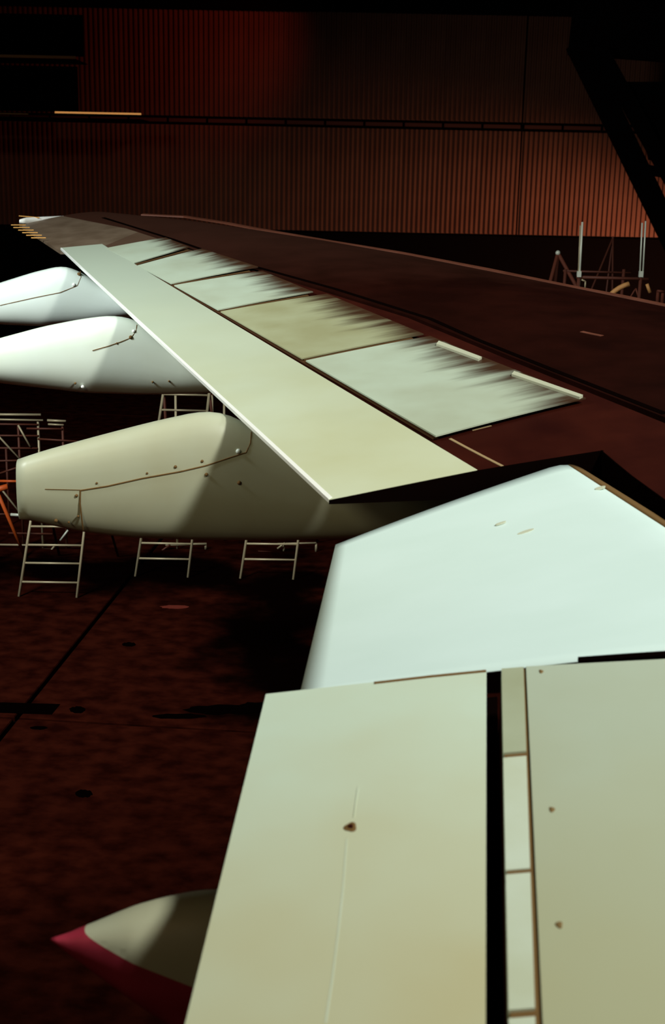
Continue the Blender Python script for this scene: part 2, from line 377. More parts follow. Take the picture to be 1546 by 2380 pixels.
# ================================================================== the aircraft
air = thing('airliner', (0, 6, 0), 'white and dark-grey airliner wing with drooped white aileron and canoe fairings, seen from above', 'aircraft')
AO = air.location.copy()
def amesh(name, verts, faces, m, parent=None, smooth=False, uvs=None):
    p = parent or air
    return mesh_obj(name, [Vector(v)-AO for v in verts], faces, m, p, smooth, uvs)
def slab(name, P, m, parent=None, th=.03, dz=0.0, nu=14, nv=8, th_f=None, zfun=None):
    """P = aft0, aft1, fwd1, fwd0 in plan; top follows the wing's upper surface"""
    A0, A1, F1, F0 = [Vector((p[0], p[1])) for p in P]
    vs, uv = [], []
    for lay in (0, 1):
        for j in range(nv+1):
            for i in range(nu+1):
                a = A0.lerp(A1, i/nu); f = F0.lerp(F1, i/nu); p = a.lerp(f, j/nv)
                z = (zfun(p, i/nu, j/nv) if zfun else zs(p.x, p.y))+dz
                t = th_f(i/nu, j/nv) if th_f else th
                vs.append((p.x, p.y, z-lay*t)); uv.append(((A1-A0).length*i/nu, j/nv))
    n = (nu+1)*(nv+1); fs = []
    ix = lambda l, j, i: l*n+j*(nu+1)+i
    for l in (0, 1):
        for j in range(nv):
            for i in range(nu): fs.append((ix(l, j, i), ix(l, j, i+1), ix(l, j+1, i+1), ix(l, j+1, i)))
    for i in range(nu):
        for j in (0, nv): fs.append((ix(0, j, i), ix(0, j, i+1), ix(1, j, i+1), ix(1, j, i)))
    for j in range(nv):
        for i in (0, nu): fs.append((ix(0, j, i), ix(0, j+1, i), ix(1, j+1, i), ix(1, j, i)))
    return amesh(name, vs, fs, m, parent, False, uv)

# ---- main skin: stations from the tip to the root (aft point, front point)
LIFT = .045                                                   # the skin lies this much below flaps and spoilers
def lept(y): return Vector((le(y), y))
tipA, tipL = W(45, 516), Vector((-3.46, 21.85))
q1a, q1b = W(140, 576), W(237, 567)
fl_line = [W(320, 614), W(405, 664), W(510, 724), W(705, 837), W(860, 926), W(1015, 1017), W(1110, 1093)]
cut = W(1400, 1047); cutr = W(1546, 1160)
cdir = (cutr-cut).normalized()
strip_t, strip_b = W(1166, 1556), W(1182, 2380)
nearR = W(1546, 1518)
cut_end = cut+cdir*((cut.y-nearR.y)/(-cdir.y))
sta = [(tipA.xy, Vector((-3.6, 21.9)), 0)]
def lep(y): return Vector((le(y), y))
sta += [(q1a.xy, lep(21.2), 0), (q1b.xy, lep(21.15), 0)]
for p, yl in zip(fl_line, (20.5, 19.5, 18.3, 16.3, 14.2, 12.2, 10.7)): sta.append((p.xy, lep(yl), 0))
sta += [(cut.xy, lep(10.68), 0), (cutr.xy, lep(9.6), 0), (cut_end.xy, lep(6.9), 0)]
st_dir = (strip_b-strip_t).normalized()
def strip_at(y): return (strip_t+st_dir*((y-strip_t.y)/st_dir.y)).xy
sta += [(strip_at(strip_t.y-.02), lep(6.88), 0), (strip_at(3.5), lep(4), 0), (strip_at(0.2), lep(1), 0), (strip_at(-.9), lep(-.9), 0)]
NC = 22
def thick(x, y):
    u = max(x-te(y), 0); c = le(y)-te(y); t = min(max(u/c, 0), 1)
    return .03+min(.115*u, .62)*(max(1-t, 0)**.5*.999+.001) if t > .5 else .03+min(.115*u, .62)
# split the span in three skins so that the tip and the leading edge are parts of their own
def loft(name, stations, m, t0, t1, bottom=True, lift=LIFT, drop=0):
    vs, fs = [], []; k = len(stations)
    lays = 2
    for lay in range(lays):
        for a, l, _ in stations:
            for i in range(NC+1):
                t = t0+(t1-t0)*i/NC; p = a.lerp(l, t)
                z = zs(p.x, p.y)-lift
                vs.append((p.x, p.y, z if lay == 0 else z-(thick(p.x, p.y) if bottom else drop)))
    n = k*(NC+1); ix = lambda l, j, i: l*n+j*(NC+1)+i
    for lay in range(lays):
        for j in range(k-1):
            for i in range(NC): fs.append((ix(lay, j, i), ix(lay, j, i+1), ix(lay, j+1, i+1), ix(lay, j+1, i)))
    for j in range(k-1):
        for i in (0, NC): fs.append((ix(0, j, i), ix(0, j+1, i), ix(1, j+1, i), ix(1, j, i)))
    for i in range(NC):
        for j in (0, k-1): fs.append((ix(0, j, i), ix(0, j, i+1), ix(1, j, i+1), ix(1, j, i)))
    return amesh(name, vs, fs, m)
# slat line as px points -> fraction along each station
sl_px = [(165, 497), (240, 506), (400, 556), (560, 611), (780, 672), (1000, 741), (1110, 790), (1280, 858), (1546, 962)]
SLL = [W(*p) for p in sl_px]
def slat_x(y):
    pts = sorted([(p.y, p.x) for p in SLL]); return interp(pts, y)
def frac(a, l):
    lo, hi = 0.0, 1.0
    for _ in range(40):
        m_ = (lo+hi)/2; p = a.lerp(l, m_)
        if p.x > slat_x(p.y): hi = m_
        else: lo = m_
    return lo
fr = [frac(a, l) for a, l, _ in sta]
box_st = [(a, a.lerp(l, f-.007), 0) for (a, l, _), f in zip(sta, fr)]
slat_st = [(a.lerp(l, f+.006), l, 0) for (a, l, _), f in zip(sta, fr)]
tip_n = 3
loft('wing_box_skin', box_st[2:], M['box'], 0, 1)
tp = loft('wing_tip_skin', box_st[:3], M['tipskin'], 0, 1); tp['label'] = 'brown-grey wing tip skin'
loft('leading_edge_slat', slat_st, M['slat'], 0, .985)
loft('leading_edge_lip', [(a.lerp(l, .98), l+(l-a).normalized()*.04, 0) for a, l, _ in slat_st], M['lip'], 0, 1)

span_tone(M['flap'], (.43, .50, .40), 4.0, 10.5)  # light falloff on the outer flap painted as a darker tone
span_tone(M['flap_in'], (.55, .53, .32), .1, -2.0)  # exposure fade near the root painted as a yellower tone
span_tone(M['spoiler_in'], (.44, .45, .28), .1, -2.0)  # same painted fade on the inboard spoiler
span_tone(M['slat'], (.05, .02, .013), 9.5, 16.5)  # browner tone towards the tip
# ---- outboard flap
def wedge(i, j): return .030+j*.15
fe = [(140, 576), (765, 1160)]
F0, F1 = W(237, 567), W(1110, 1093)
slab('outboard_flap', [W(140, 576), W(765, 1161), W(1110, 1092), W(237, 567)], M['flap'], th_f=lambda i, j: .026+.17*j, nu=40, nv=6)
# flap seam lines are the gap to the spoilers; bright strip paints the light caught on the trailing edge
slab('trailing_edge_highlight', [W(141, 577), W(764, 1161), W(772, 1156), W(143, 576)], M['lens'], th=.026, dz=.003, nu=30, nv=1)
# end ribs of flap and cut-out, painted black for their shade
def end_rib_shade(name, p0, p1, off, tf, parent=None):
    p0, p1 = Vector(p0).xy, Vector(p1).xy; d = (p1-p0).normalized(); n_ = Vector((d.y, -d.x))
    if n_.y > 0: n_ = -n_
    v = []
    for k in range(13):
        t = k/12; q = p0.lerp(p1, t)
        for o_ in (0.0, off):
            z = zs(q.x, q.y); e = q+n_*o_
            v += [(e.x, e.y, z-.001), (e.x, e.y, z-tf(t))]
    f = []
    for k in range(12):
        b_ = 4*k; c_ = b_+4
        f += [(b_, c_, c_+1, b_+1), (b_+2, b_+3, c_+3, c_+2), (b_, b_+2, c_+2, c_), (b_+1, c_+1, c_+3, b_+3)]
    f += [(0, 1, 3, 2), (48, 50, 51, 49)]
    amesh(name, v, f, M['black'], parent)
end_rib_shade('end_rib_shade', W(765, 1162), W(1110, 1093), .008, lambda t: .028+.172*t)
end_rib_shade('end_rib_shade', W(1108, 1093), W(1402, 1046), .008, lambda t: .20+.15*t)
end_rib_shade('end_rib_shade', W(1399, 1046), cut+cdir*((cut.y-nearR.y)/(-cdir.y)), .008, lambda t: .4)
def line_strip(name, pts, wd, m, parent=None, dz=.004, th=.01, surf=-LIFT):
    P = [W(*p, surf) for p in pts]; vs = []; fs = []
    for i, p in enumerate(P):
        d = (P[min(i+1, len(P)-1)]-P[max(i-1, 0)]); d.z = 0; d.normalize(); n = Vector((-d.y, d.x, 0))*wd/2
        for s in (-1, 1):
            q = p+n*s; z = zs(q.x, q.y)+surf+dz
            vs += [(q.x, q.y, z), (q.x, q.y, z-th)]
    for i in range(len(P)-1):
        b = i*4; c = b+4
        fs += [(b, b+2, c+2, c), (b+1, c+1, c+3, b+3), (b, c, c+1, b+1), (b+2, b+3, c+3, c+2)]
    fs += [(0, 1, 3, 2), (len(vs)-4, len(vs)-2, len(vs)-1, len(vs)-3)]
    return amesh(name, vs, fs, m, parent)
# ---- spoilers
spn = [((245, 577), (312, 611), (440, 574), (385, 552), 'spoiler'), ((320, 617), (398, 659), (600, 620), (470, 578), 'spoiler'),
       ((405, 663), (507, 720), (728, 678), (610, 630), 'spoiler'), ((513, 724), (702, 833), (985, 776), (760, 683), 'spoiler_y'),
       ((711, 838), (1013, 1013), (1362, 925), (1000, 781), 'spoiler')]
for k, (a, b, c, d, m) in enumerate(spn):
    o = slab('spoiler', [W(*a), W(*b), W(*c), W(*d)], M[m], th=.012, dz=.002, nu=22, nv=12)
    if m == 'spoiler_y': o['label'] = 'yellowed spoiler panel'
    if k == 4:
        for e0, e1 in (((1020, 797), (1120, 835)), ((1195, 868), (1355, 924))):
            A, Bb = W(e0[0]-6, e0[1]+7), W(e1[0]-8, e1[1]+5); C_, D_ = W(*e1), W(*e0)
            slab('hinge_lip', [A, Bb, C_, D_], M['lipw'], o, th=.02, dz=.022, nu=8, nv=1)
for (a, b, c, d, m), (a2, b2, c2, d2, m2) in zip(spn, spn[1:]):
    line_strip('gap_seal', [((b[0]+a2[0])/2, (b[1]+a2[1])/2), ((c[0]+d2[0])/2*.5+(b[0]+a2[0])/4, (c[1]+d2[1])/2*.5+(b[1]+a2[1])/4), ((c[0]+d2[0])/2*.88+(b[0]+a2[0])/2*.12, (c[1]+d2[1])/2*.88+(b[1]+a2[1])/2*.12)], .045, M['seamd'], None, dz=0, th=.01, surf=-.014)
line_strip('gap_seal', [(240, 574), (320, 614), (405, 664), (510, 724), (705, 838), (860, 927), (1013, 1017)], .045, M['gapb'], None, dz=0, th=.01, surf=-.022)
# sealant line on the dark skin and a short reddish streak
line_strip('skin_line', [(1046, 1020), (1085, 1041), (1125, 1062), (1168, 1084)], .022, M['rub'])
line_strip('edge_rim_strip', [(330, 498), (430, 503), (520, 517), (600, 532), (770, 561), (930, 587), (1130, 625), (1340, 668), (1446, 688), (1560, 712)], .10, M['lip'], dz=.006, th=.02)  # reddish rim, brighter than the skin, along the leading edge
line_strip('slat_gap_shade', sl_px[1:], .055, M['black'], dz=.004, th=.012)
line_strip('skin_line', [(1352, 771), (1375, 776), (1400, 781)], .05, M['lip'])  # short reddish streak on the skin
line_strip('skin_line', [(1098, 1001), (1142, 990)], .012, M['rub'])

# ---- drooped aileron between the two flaps
hA, hB = W(1352, 1062, -.02), W(1546, 1178, -.02)
hd = (hB-hA).normalized()
y_in = 5.93
hC = hA+hd*((hA.y-y_in)/(-hd.y))
def aft_pt(px, py, y):                                        # trailing edge of the aileron, hung below the wing surface
    return at(px, py, y)
tA = aft_pt(780, 1266, 8.28); tB = aft_pt(700, 1600, 6.36)
td = (tB-tA)/(tB.y-tA.y); tC = tB+td*(6.27-tB.y)
nu, nv = 24, 22
vs, fs, uv = [], [], []
for lay in (0, 1):
    for j in range(nv+1):
        t = j/nv
        for i in range(nu+1):
            s = i/nu; a = tA.lerp(tC, s); f = hA.lerp(hC, s)
            p = a.lerp(f, t)
            c = (f-a).length
            bulge = .010*c*math.sin(math.pi*min(t*1.0, 1))**.9*(1-.35*t)
            th = .02+.20*t**.8
            nose = 0
            if t > .86:
                q = (t-.86)/.14; nose = (1-math.sqrt(max(1-q*q, 0)))*.12
            z = p.z+bulge-nose
            if lay: z = p.z+bulge-th-.0*nose if t < .9 else min(p.z+bulge-th+nose*.6, z-.004)
            vs.append((p.x, p.y, z)); uv.append((s, t))
n = (nu+1)*(nv+1); ix = lambda l, j, i: l*n+j*(nu+1)+i
for l in (0, 1):
    for j in range(nv):
        for i in range(nu): fs.append((ix(l, j, i), ix(l, j, i+1), ix(l, j+1, i+1), ix(l, j+1, i)))
for i in range(nu):
    for j in (0, nv): fs.append((ix(0, j, i), ix(0, j, i+1), ix(1, j, i+1), ix(1, j, i)))
for j in range(nv):
    for i in (0, nu): fs.append((ix(0, j, i), ix(0, j+1, i), ix(1, j+1, i), ix(1, j, i)))
ail = amesh('aileron', vs, fs, M['aileron']); ail['label'] = 'drooped white aileron'
for p in ail.data.polygons: p.use_smooth = abs(p.normal.z) > .4
v = []
for k in range(13):
    t = k/12*.985; q = tC.lerp(hC, t); zt_ = q.z+.010*(hC-tC).length*math.sin(math.pi*t)**.9*(1-.35*t)-(.0 if t < .9 else (1-math.sqrt(1-((t-.9)/.1)**2))*.1)
    for o_ in (-.002, -.012): v += [(q.x, q.y+o_, zt_-.002), (q.x, q.y+o_, zt_-(.02+.20*t**.8)-.01)]
f = []
for k in range(12):
    b_ = 4*k; c_ = b_+4
    f += [(b_, c_, c_+1, b_+1), (b_+2, b_+3, c_+3, c_+2), (b_, b_+2, c_+2, c_), (b_+1, c_+1, c_+3, b_+3)]
f += [(0, 1, 3, 2), (48, 50, 51, 49)]
amesh('end_rib_shade', v, f, M['black'], ail)  # black plate puts the shade of the gap on the aileron end
v, f = [], []
for i in range(25):
    s_ = i/24; a_ = tA.lerp(tC, s_); h_ = hA.lerp(hC, s_); c_ = (h_-a_).length
    for t in (.945, .965, .98, .99, 1.0):
        p = a_.lerp(h_, t); q = (t-.86)/.14
        z = p.z+.010*c_*math.sin(math.pi*t)**.9*(1-.35*t)-(1-math.sqrt(max(1-q*q, 0)))*.12
        v.append((p.x+.006*(t > .97)+.012*(t > .985), p.y, z+.004))
    v.append((h_.x+.02, h_.y, h_.z-.16)); v.append((a_.lerp(h_, .945).x, a_.lerp(h_, .945).y, v[-6][2]-.02))
f = [(i*7+k, i*7+(k+1) % 7, i*7+7+(k+1) % 7, i*7+7+k) for i in range(24) for k in range(7)]+[tuple(range(7)), tuple(range(168, 175))]
amesh('nose_shade', v, f, M['seam'], ail, True)  # brown strip paints the shade round the aileron nose
# grime specks on it
def ail_z(x, y, nrm=None):
    best = None
    # invert bilinear by search
    for j in range(61):
        t = j/60
        for i in range(61):
            s = i/60; a = tA.lerp(tC, s); f = hA.lerp(hC, s); p = a.lerp(f, t)
            d = (p.x-x)**2+(p.y-y)**2
            if best is None or d < best[0]: best = (d, p.z+.010*(f-a).length*math.sin(math.pi*min(t, 1))**.9*(1-.35*t))
    return best[1]
specks = [(1246, 1101, 5, 3), (1222, 1236, 22, 3), (1355, 1146, 12, 3), (1395, 1134, 14, 3), (1164, 1216, 14, 2)]
for sx, sy, rx, ry in specks:
    q = ray(sx, sy); s = 5.0
    lo = None
    z0 = None
    p = W(sx, sy, -.1)
    for _ in range(6):
        zz = ail_z(p.x, p.y); p = CAM+q*((zz-CAM.z)/q.z)
    zz = ail_z(p.x, p.y); R_ = (Vector((hA.x-tA.x, hA.y-tA.y, 0))).normalized(); Nn = Vector((-R_.y, R_.x, 0))
    sc = p.y/FPX; vsx = []
    slp = (ail_z(p.x+R_.x*.15, p.y+R_.y*.15)-ail_z(p.x-R_.x*.15, p.y-R_.y*.15))/.3
    for k in range(12):
        a_ = k/12*6.2832; u_ = R_*math.cos(a_)*rx*sc; v_ = Nn*math.sin(a_)*ry*sc*2.5
        vsx.append(p+u_+v_+Vector((0, 0, .003+slp*math.cos(a_)*rx*sc)))
    vsx += [v-Vector((0, 0, .008)) for v in vsx]
    amesh('grime_mark', vsx, [list(range(12))]+[(k, (k+1) % 12, 12+(k+1) % 12, 12+k) for k in range(12)], mat('grime', (.58, .62, .48), .7) if 'grime' not in bpy.data.materials else bpy.data.materials['grime'], ail)

# ---- inboard flap, cove, shroud strips, inboard spoiler panel
iA, iB = W(618, 1613), W(430, 2380)
idir = (iB-iA)/(iB.y-iA.y)
jA, jB = W(1131, 1557), W(1129, 2380)
jdir = (jB-jA)/(jB.y-jA.y)
def ext(p, d, y): return p+d*(y-p.y)
IY = .25
slab('inboard_flap', [ext(iA, idir, IY), iA, jA, ext(jA, jdir, IY)], M['flap_in'], th_f=lambda i, j: .03+.16*j, nu=20, nv=8)
fin = air.children[-1]
kA, kB = W(1166, 1554), W(1183, 2380); kd = (kB-kA)/(kB.y-kA.y)
lA, lB = W(1217, 1550), W(1245, 2380); ld = (lB-lA)/(lB.y-lA.y)
mA, mB = W(1223, 1549), W(1262, 2380); md = (mB-mA)/(mB.y-mA.y)
ys = [kA.y, W(1195, 1752).y, W(1200, 2024).y, W(1215, 2353).y, 2.0, IY]
for k in range(5):
    y1, y0 = ys[k]-.016, ys[k+1]+.016
    if k == 0: y1 = kA.y
    r_ = 0 if k else (lA.y-kA.y)
    slab('shroud_panel', [ext(kA, kd, y0), ext(kA, kd, y1), ext(lA, ld, y1+r_), ext(lA, ld, y0)], M['strip_g' if k == 0 else 'strip'], th=.05, dz=-.004*(k % 2), nu=6, nv=2)
# brown sealed bed below the strips
slab('shroud_bed', [ext(kA, kd, IY)+Vector((.005, 0, 0)), kA+Vector((.005, -.01, 0)), ext(mA, md, kA.y)+Vector((0, 0, 0)), ext(mA, md, IY)], M['seam'], th=.05, dz=-.010, nu=6, nv=2)
n1, n2 = W(1348, 1537), W(1640, 1522)
fwd_dir = Vector((1, .02))
sB = W(1345, 1541)
oI = slab('inboard_spoiler', [ext(mA, md, IY), mA, W(1640, 1527), Vector((2.6, IY))], M['spoiler_in'], th=.06, nu=16, nv=8)
slab('cove_wall', [ext(kA, kd, IY)-Vector((.0, 0, 0)), kA-Vector((.0, .02, 0)), kA+Vector((.02, 0, 0)), ext(kA, kd, IY)+Vector((.02, 0, 0))], M['black'], th=.5, dz=-.045, nu=4, nv=1)
slab('cove_floor', [ext(jA, jdir, IY)-Vector((.03, 0, 0)), jA+Vector((-.03, .3, 0)), kA+Vector((.03, .3, 0)), ext(kA, kd, IY)+Vector((.03, 0, 0))], M['black'], th=.02, dz=-.30, nu=6, nv=1)
def fastener(px, py, rx, ry, parent, m, dz=.002):
    p = W(px, py); s = p.y/FPX*1.02; v = []
    for k in range(16):
        a_ = k/16*6.2832; wv = 1+.15*math.sin(3*a_+px)
        q = Vector((p.x+rx*s*math.cos(a_)*wv, p.y+ry*s*2.2*math.sin(a_)*wv, 0)); q.z = zs(q.x, q.y)+dz; v.append(q)
    c = Vector((p.x, p.y, zs(p.x, p.y)+dz+.004)); nb = len(v)
    lo = [q-Vector((0, 0, .01)) for q in v]
    amesh('fastener', v+lo+[c], [(k, (k+1) % nb, 2*nb) for k in range(nb)]+[(k, (k+1) % nb, nb+(k+1) % nb, nb+k) for k in range(nb)], m, parent)
fastener(815, 1923, 16, 9, fin, M['seam'])
pin = bpy.data.materials['grime']
fastener(815, 1923, 7, 4, fin, M['box'], .006)
fastener(1283, 1882, 7, 5, oI, M['dot']); fastener(1300, 2150, 9, 6, oI, M['dot']); fastener(1258, 1561, 5, 4, oI, M['dot'])
line_strip('skin_line', [(832, 1830), (822, 1900)], .004, M['strip'], fin, dz=.002, th=.004, surf=0)
line_strip('skin_line', [(806, 1950), (798, 2060), (786, 2170), (772, 2280), (757, 2378)], .006, M['strip'], fin, dz=.001, th=.003, surf=0)
line_strip('end_seal', [(870, 1588), (1000, 1573), (1130, 1560)], .02, M['seam'], fin, dz=.003, th=.02, surf=0)
line_strip('end_seal', [(1345, 1533), (1440, 1526), (1560, 1518)], .045, M['black'], oI, dz=.003, th=.02, surf=0)

# ---- canoe fairings
def fairing(cross, dirv, top, bot, wprof, m, drop=.2, split=None):
    c = W(*cross, -drop); d = Vector((dirv[0], dirv[1], 0)).normalized(); nrm = Vector((-d.y, d.x, 0))
    def onp(px, py):
        q = ray(px, py); t = ((c-CAM).dot(nrm))/q.dot(nrm); p = CAM+q*t; return ((p-c).dot(d), p.z)
    T = sorted(onp(*p) for p in top); Bt = sorted(onp(*p) for p in bot)
    s0 = max(T[0][0], Bt[0][0]); s1 = max(T[-1][0], Bt[-1][0]); NS, NA = 44, 28
    s0 = min(T[0][0], Bt[0][0])
    def sm(L, s):                      # smoothed profile
        return sum(interp(L, s+k*.05) for k in (-2, -1, 0, 1, 2))/5 if s0+.1 < s < s1-.1 else interp(L, s)
    rings = []
    shear = (Bt[-1][0]-T[-1][0])       # raked tail end
    for k in range(NS+1):
        s = s0+(s1-s0)*k/NS; zt_, zb_ = sm(T, min(s, T[-1][0])), sm(Bt, min(s, Bt[-1][0])); h = max((zt_-zb_)/2, .004); zc = (zt_+zb_)/2
        wd = interp(wprof, k/NS); ring = []
        for a in range(NA):
            th = 2*math.pi*a/NA; ca, sa = math.cos(th), math.sin(th)
            e = .74 if sa > 0 else 1.0
            x = wd*math.copysign(abs(ca)**e, ca); z = h*math.copysign(abs(sa)**e, sa)
            ss = s
            ring.append(c.xy.to_3d()*1.0+d*ss+nrm*x+Vector((0, 0, zc+z)))
        rings.append(ring)
    vs = [v for r in rings for v in r]; 
    for v in vs: pass
    fs = []; fm = []
    for k in range(NS):
        for a in range(NA): fs.append((k*NA+a, k*NA+(a+1) % NA, (k+1)*NA+(a+1) % NA, (k+1)*NA+a))
    caps = [list(range(NA))[::-1], [NS*NA+a for a in range(NA)]]
    if split:
        o = amesh('flap_track_fairing', vs, fs+caps, m, None, True)
        p2 = amesh('painted_tip', vs, fs+caps, M['maroon'], o, True); p2['label'] = 'maroon painted lower tail'
        (sa, za), (sb, zb2) = split
        p0 = c.xy.to_3d()+d*sa+Vector((0, 0, za)); dr = d*(sb-sa)+Vector((0, 0, zb2-za)); pn = dr.cross(nrm)
        if pn.z < 0: pn = -pn
        for mm, keep_up in ((o.data, True), (p2.data, False)):
            b_ = bmesh.new(); b_.from_mesh(mm)
            bmesh.ops.bisect_plane(b_, geom=list(b_.verts)+list(b_.edges)+list(b_.faces), plane_co=p0-AO, plane_no=pn, clear_inner=keep_up, clear_outer=not keep_up)
            b_.to_mesh(mm); b_.free()
            for p in mm.polygons: p.use_smooth = True
    else:
        o = amesh('flap_track_fairing', vs, fs+caps, m, None, True)
    for p in o.data.polygons:
        if len(p.vertices) > 4: p.use_smooth = False
    # point on the near side of the body seen at a pixel
    def side(px, py, off=.003):
        q = ray(px, py); s_, z_ = onp(px, py)
        side_n = -nrm if (-nrm).dot(CAM-c) > 0 else nrm
        for _ in range(8):
            k = (s_-s0)/(s1-s0); wd = interp(wprof, min(max(k, 0), 1)); zt_, zb_ = sm(T, s_), sm(Bt, s_); h = (zt_-zb_)/2
            r = min(abs((z_-(zt_+zb_)/2)/h), .98); wx = wd*(1-r**(2/.78))**(.78/2)
            pl = c+side_n*(wx+off); t = ((pl-CAM).dot(nrm))/q.dot(nrm); p = CAM+q*t; s_ = (p-c).dot(d); z_ = p.z
        return p
    return o, side
def seam_tube(name, side, pts, r, m, parent):
    P = []
    for (a, b) in zip(pts, pts[1:]):
        for k in range(6): P.append(side(a[0]+(b[0]-a[0])*k/6, a[1]+(b[1]-a[1])*k/6, .001))
    P.append(side(*pts[-1], .001)); bm = bmesh.new()
    for a, b in zip(P, P[1:]): tube(bm, a-AO, b-AO, r, 5)
    return bm_obj(name, bm, m, parent)
def boss(side, px, py, r, m, parent):
    p = side(px, py, 0); bm = bmesh.new(); bmesh.ops.create_uvsphere(bm, u_segments=10, v_segments=6, radius=r)
    for v in bm.verts: v.co = v.co+p-AO
    bm_obj('fastener', bm, m, parent, True)
WP = [(0, .10), (.25, .2), (.55, .24), (.75, .235), (.9, .19), (1, .15)]
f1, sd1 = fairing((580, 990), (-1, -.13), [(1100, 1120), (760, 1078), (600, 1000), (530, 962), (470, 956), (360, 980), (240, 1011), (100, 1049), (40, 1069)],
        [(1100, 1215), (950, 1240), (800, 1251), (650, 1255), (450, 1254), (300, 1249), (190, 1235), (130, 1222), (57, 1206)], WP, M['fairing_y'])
seam_tube('panel_seam', sd1, [(187, 1140), (250, 1130), (330, 1112), (420, 1096), (480, 1082), (540, 1062), (572, 1052), (582, 1030), (584, 1004)], .006, M['seam'], f1)
seam_tube('panel_seam', sd1, [(187, 1140), (186, 1170), (190, 1205), (193, 1232)], .007, M['seam'], f1)
seam_tube('panel_seam', sd1, [(105, 1137), (150, 1138), (187, 1139)], .003, M['seam'], f1)
for x, y, r in ((178, 1152, .014), (182, 1200, .010), (342, 1100, .010), (408, 1085, .014), (480, 1103, .016), (556, 1122, .018), (470, 1072, .013), (225, 1123, .010), (130, 1210, .016), (160, 1214, .01)): boss(sd1, x, y, r, M['seam'], f1)
boss(sd1, 554, 1049, .022, M['white'], f1)
f2, sd2 = fairing((320, 746), (-1, -.13), [(620, 860), (400, 800), (330, 752), (300, 738), (255, 733), (190, 741), (100, 759), (0, 786), (-60, 803), (-130, 826)],
        [(620, 900), (470, 915), (330, 917), (200, 913), (130, 905), (0, 890), (-60, 880), (-130, 868)], WP, M['fairing'])
seam_tube('panel_seam', sd2, [(215, 815), (250, 805), (280, 795), (305, 785), (316, 770), (318, 755)], .005, M['seam'], f2)
for x, y, r in ((304, 784, .022), (272, 798, .012), (175, 891, .014), (355, 888, .014), (393, 886, .012)): boss(sd2, x, y, r, M['seam'], f2)
boss(sd2, 311, 770, .02, M['lens'], f2); boss(sd2, 192, 899, .02, M['lens'], f2)
f3, sd3 = fairing((185, 632), (-1, -.13), [(420, 705), (240, 665), (190, 634), (165, 622), (140, 618), (80, 632), (0, 657), (-50, 674), (-110, 695)],
        [(420, 722), (300, 738), (200, 752), (100, 758), (0, 754), (-50, 748), (-110, 736)], WP, M['white'])
seam_tube('panel_seam', sd3, [(0, 710), (80, 692), (140, 680), (180, 664), (188, 645), (187, 630)], .005, M['seam'], f3)
boss(sd3, 184, 638, .03, M['seam'], f3); boss(sd3, 172, 662, .025, M['lens'], f3)
WP4 = [(0, .16), (.45, .17), (.7, .135), (.88, .06), (1, .008)]
_c4 = W(500, 2074, -.28)
_d4 = Vector((-1, -.1, 0)).normalized(); _n4 = Vector((-_d4.y, _d4.x, 0))
def on4(px, py):
    q = ray(px, py); t = ((_c4-CAM).dot(_n4))/q.dot(_n4); p = CAM+q*t; return ((p-_c4).dot(_d4), p.z)
l0, l1 = on4(140, 2140), on4(345, 2205)
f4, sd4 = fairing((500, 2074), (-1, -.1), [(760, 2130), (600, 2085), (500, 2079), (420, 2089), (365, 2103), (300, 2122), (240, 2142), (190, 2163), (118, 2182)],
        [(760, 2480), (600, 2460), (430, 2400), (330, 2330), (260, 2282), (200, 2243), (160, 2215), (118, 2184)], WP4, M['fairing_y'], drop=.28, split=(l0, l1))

# ---- static wicks and tip lens
for yy, ln in ((503, 40), (522, 34), (528, 38), (534, 36), (540, 36), (546, 36), (552, 34)):
    xe = 45+(max(yy, 514)-515)/61*95+4
    e = W(xe, max(yy, 516)+1); s = at(xe-ln, yy-2, e.y)
    s = at(xe-ln, yy+1, e.y)
    if yy == 503: e = at(92, 506, 20.9); s = at(44, 502, 20.9)
    tubes_b = bmesh.new(); tube(tubes_b, e-AO, s-AO, .009, 6); bm_obj('static_wick', tubes_b, M['brass'], air)
bm = bmesh.new(); P = [at(46, 515, 20.6), at(62, 513, 20.8), at(100, 511, 21.0), (at(140, 507, 21.4)), at(185, 502, 21.9)]
R_ = [.035, .05, .05, .035, .012]; rings = []
for p, r in zip(P, R_): rings.append([bm.verts.new(p-AO+Vector((0, r*math.cos(a/8*6.2832), r*math.sin(a/8*6.2832)))) for a in range(8)])
for a, b in zip(rings, rings[1:]):
    for i in range(8): bm.faces.new((a[i], a[(i+1) % 8], b[(i+1) % 8], b[i]))
bm.faces.new(rings[0][::-1]); bm.faces.new(rings[-1])
bm_obj('tip_lens', bm, M['lens'], air, True)

# ---- fuselage beside the camera (behind the view)
bm = bmesh.new(); NA = 48; prof = [(-13, 1.7), (-9, 2.5), (-4, 2.8), (12, 2.8), (16, 2.6)]; rings = []
for x, r in prof:
    rings.append([bm.verts.new(Vector((x, -3.5+r*math.cos(a/NA*6.2832), 4.3+r*math.sin(a/NA*6.2832)))-AO) for a in range(NA)])
for a, b in zip(rings, rings[1:]):
    for i in range(NA): bm.faces.new((a[i], a[(i+1) % NA], b[(i+1) % NA], b[i]))
bm.faces.new(rings[0]); bm.faces.new(rings[-1][::-1]); bmesh.ops.recalc_face_normals(bm, faces=bm.faces)
bm_obj('fuselage', bm, M['alu'], air, True)
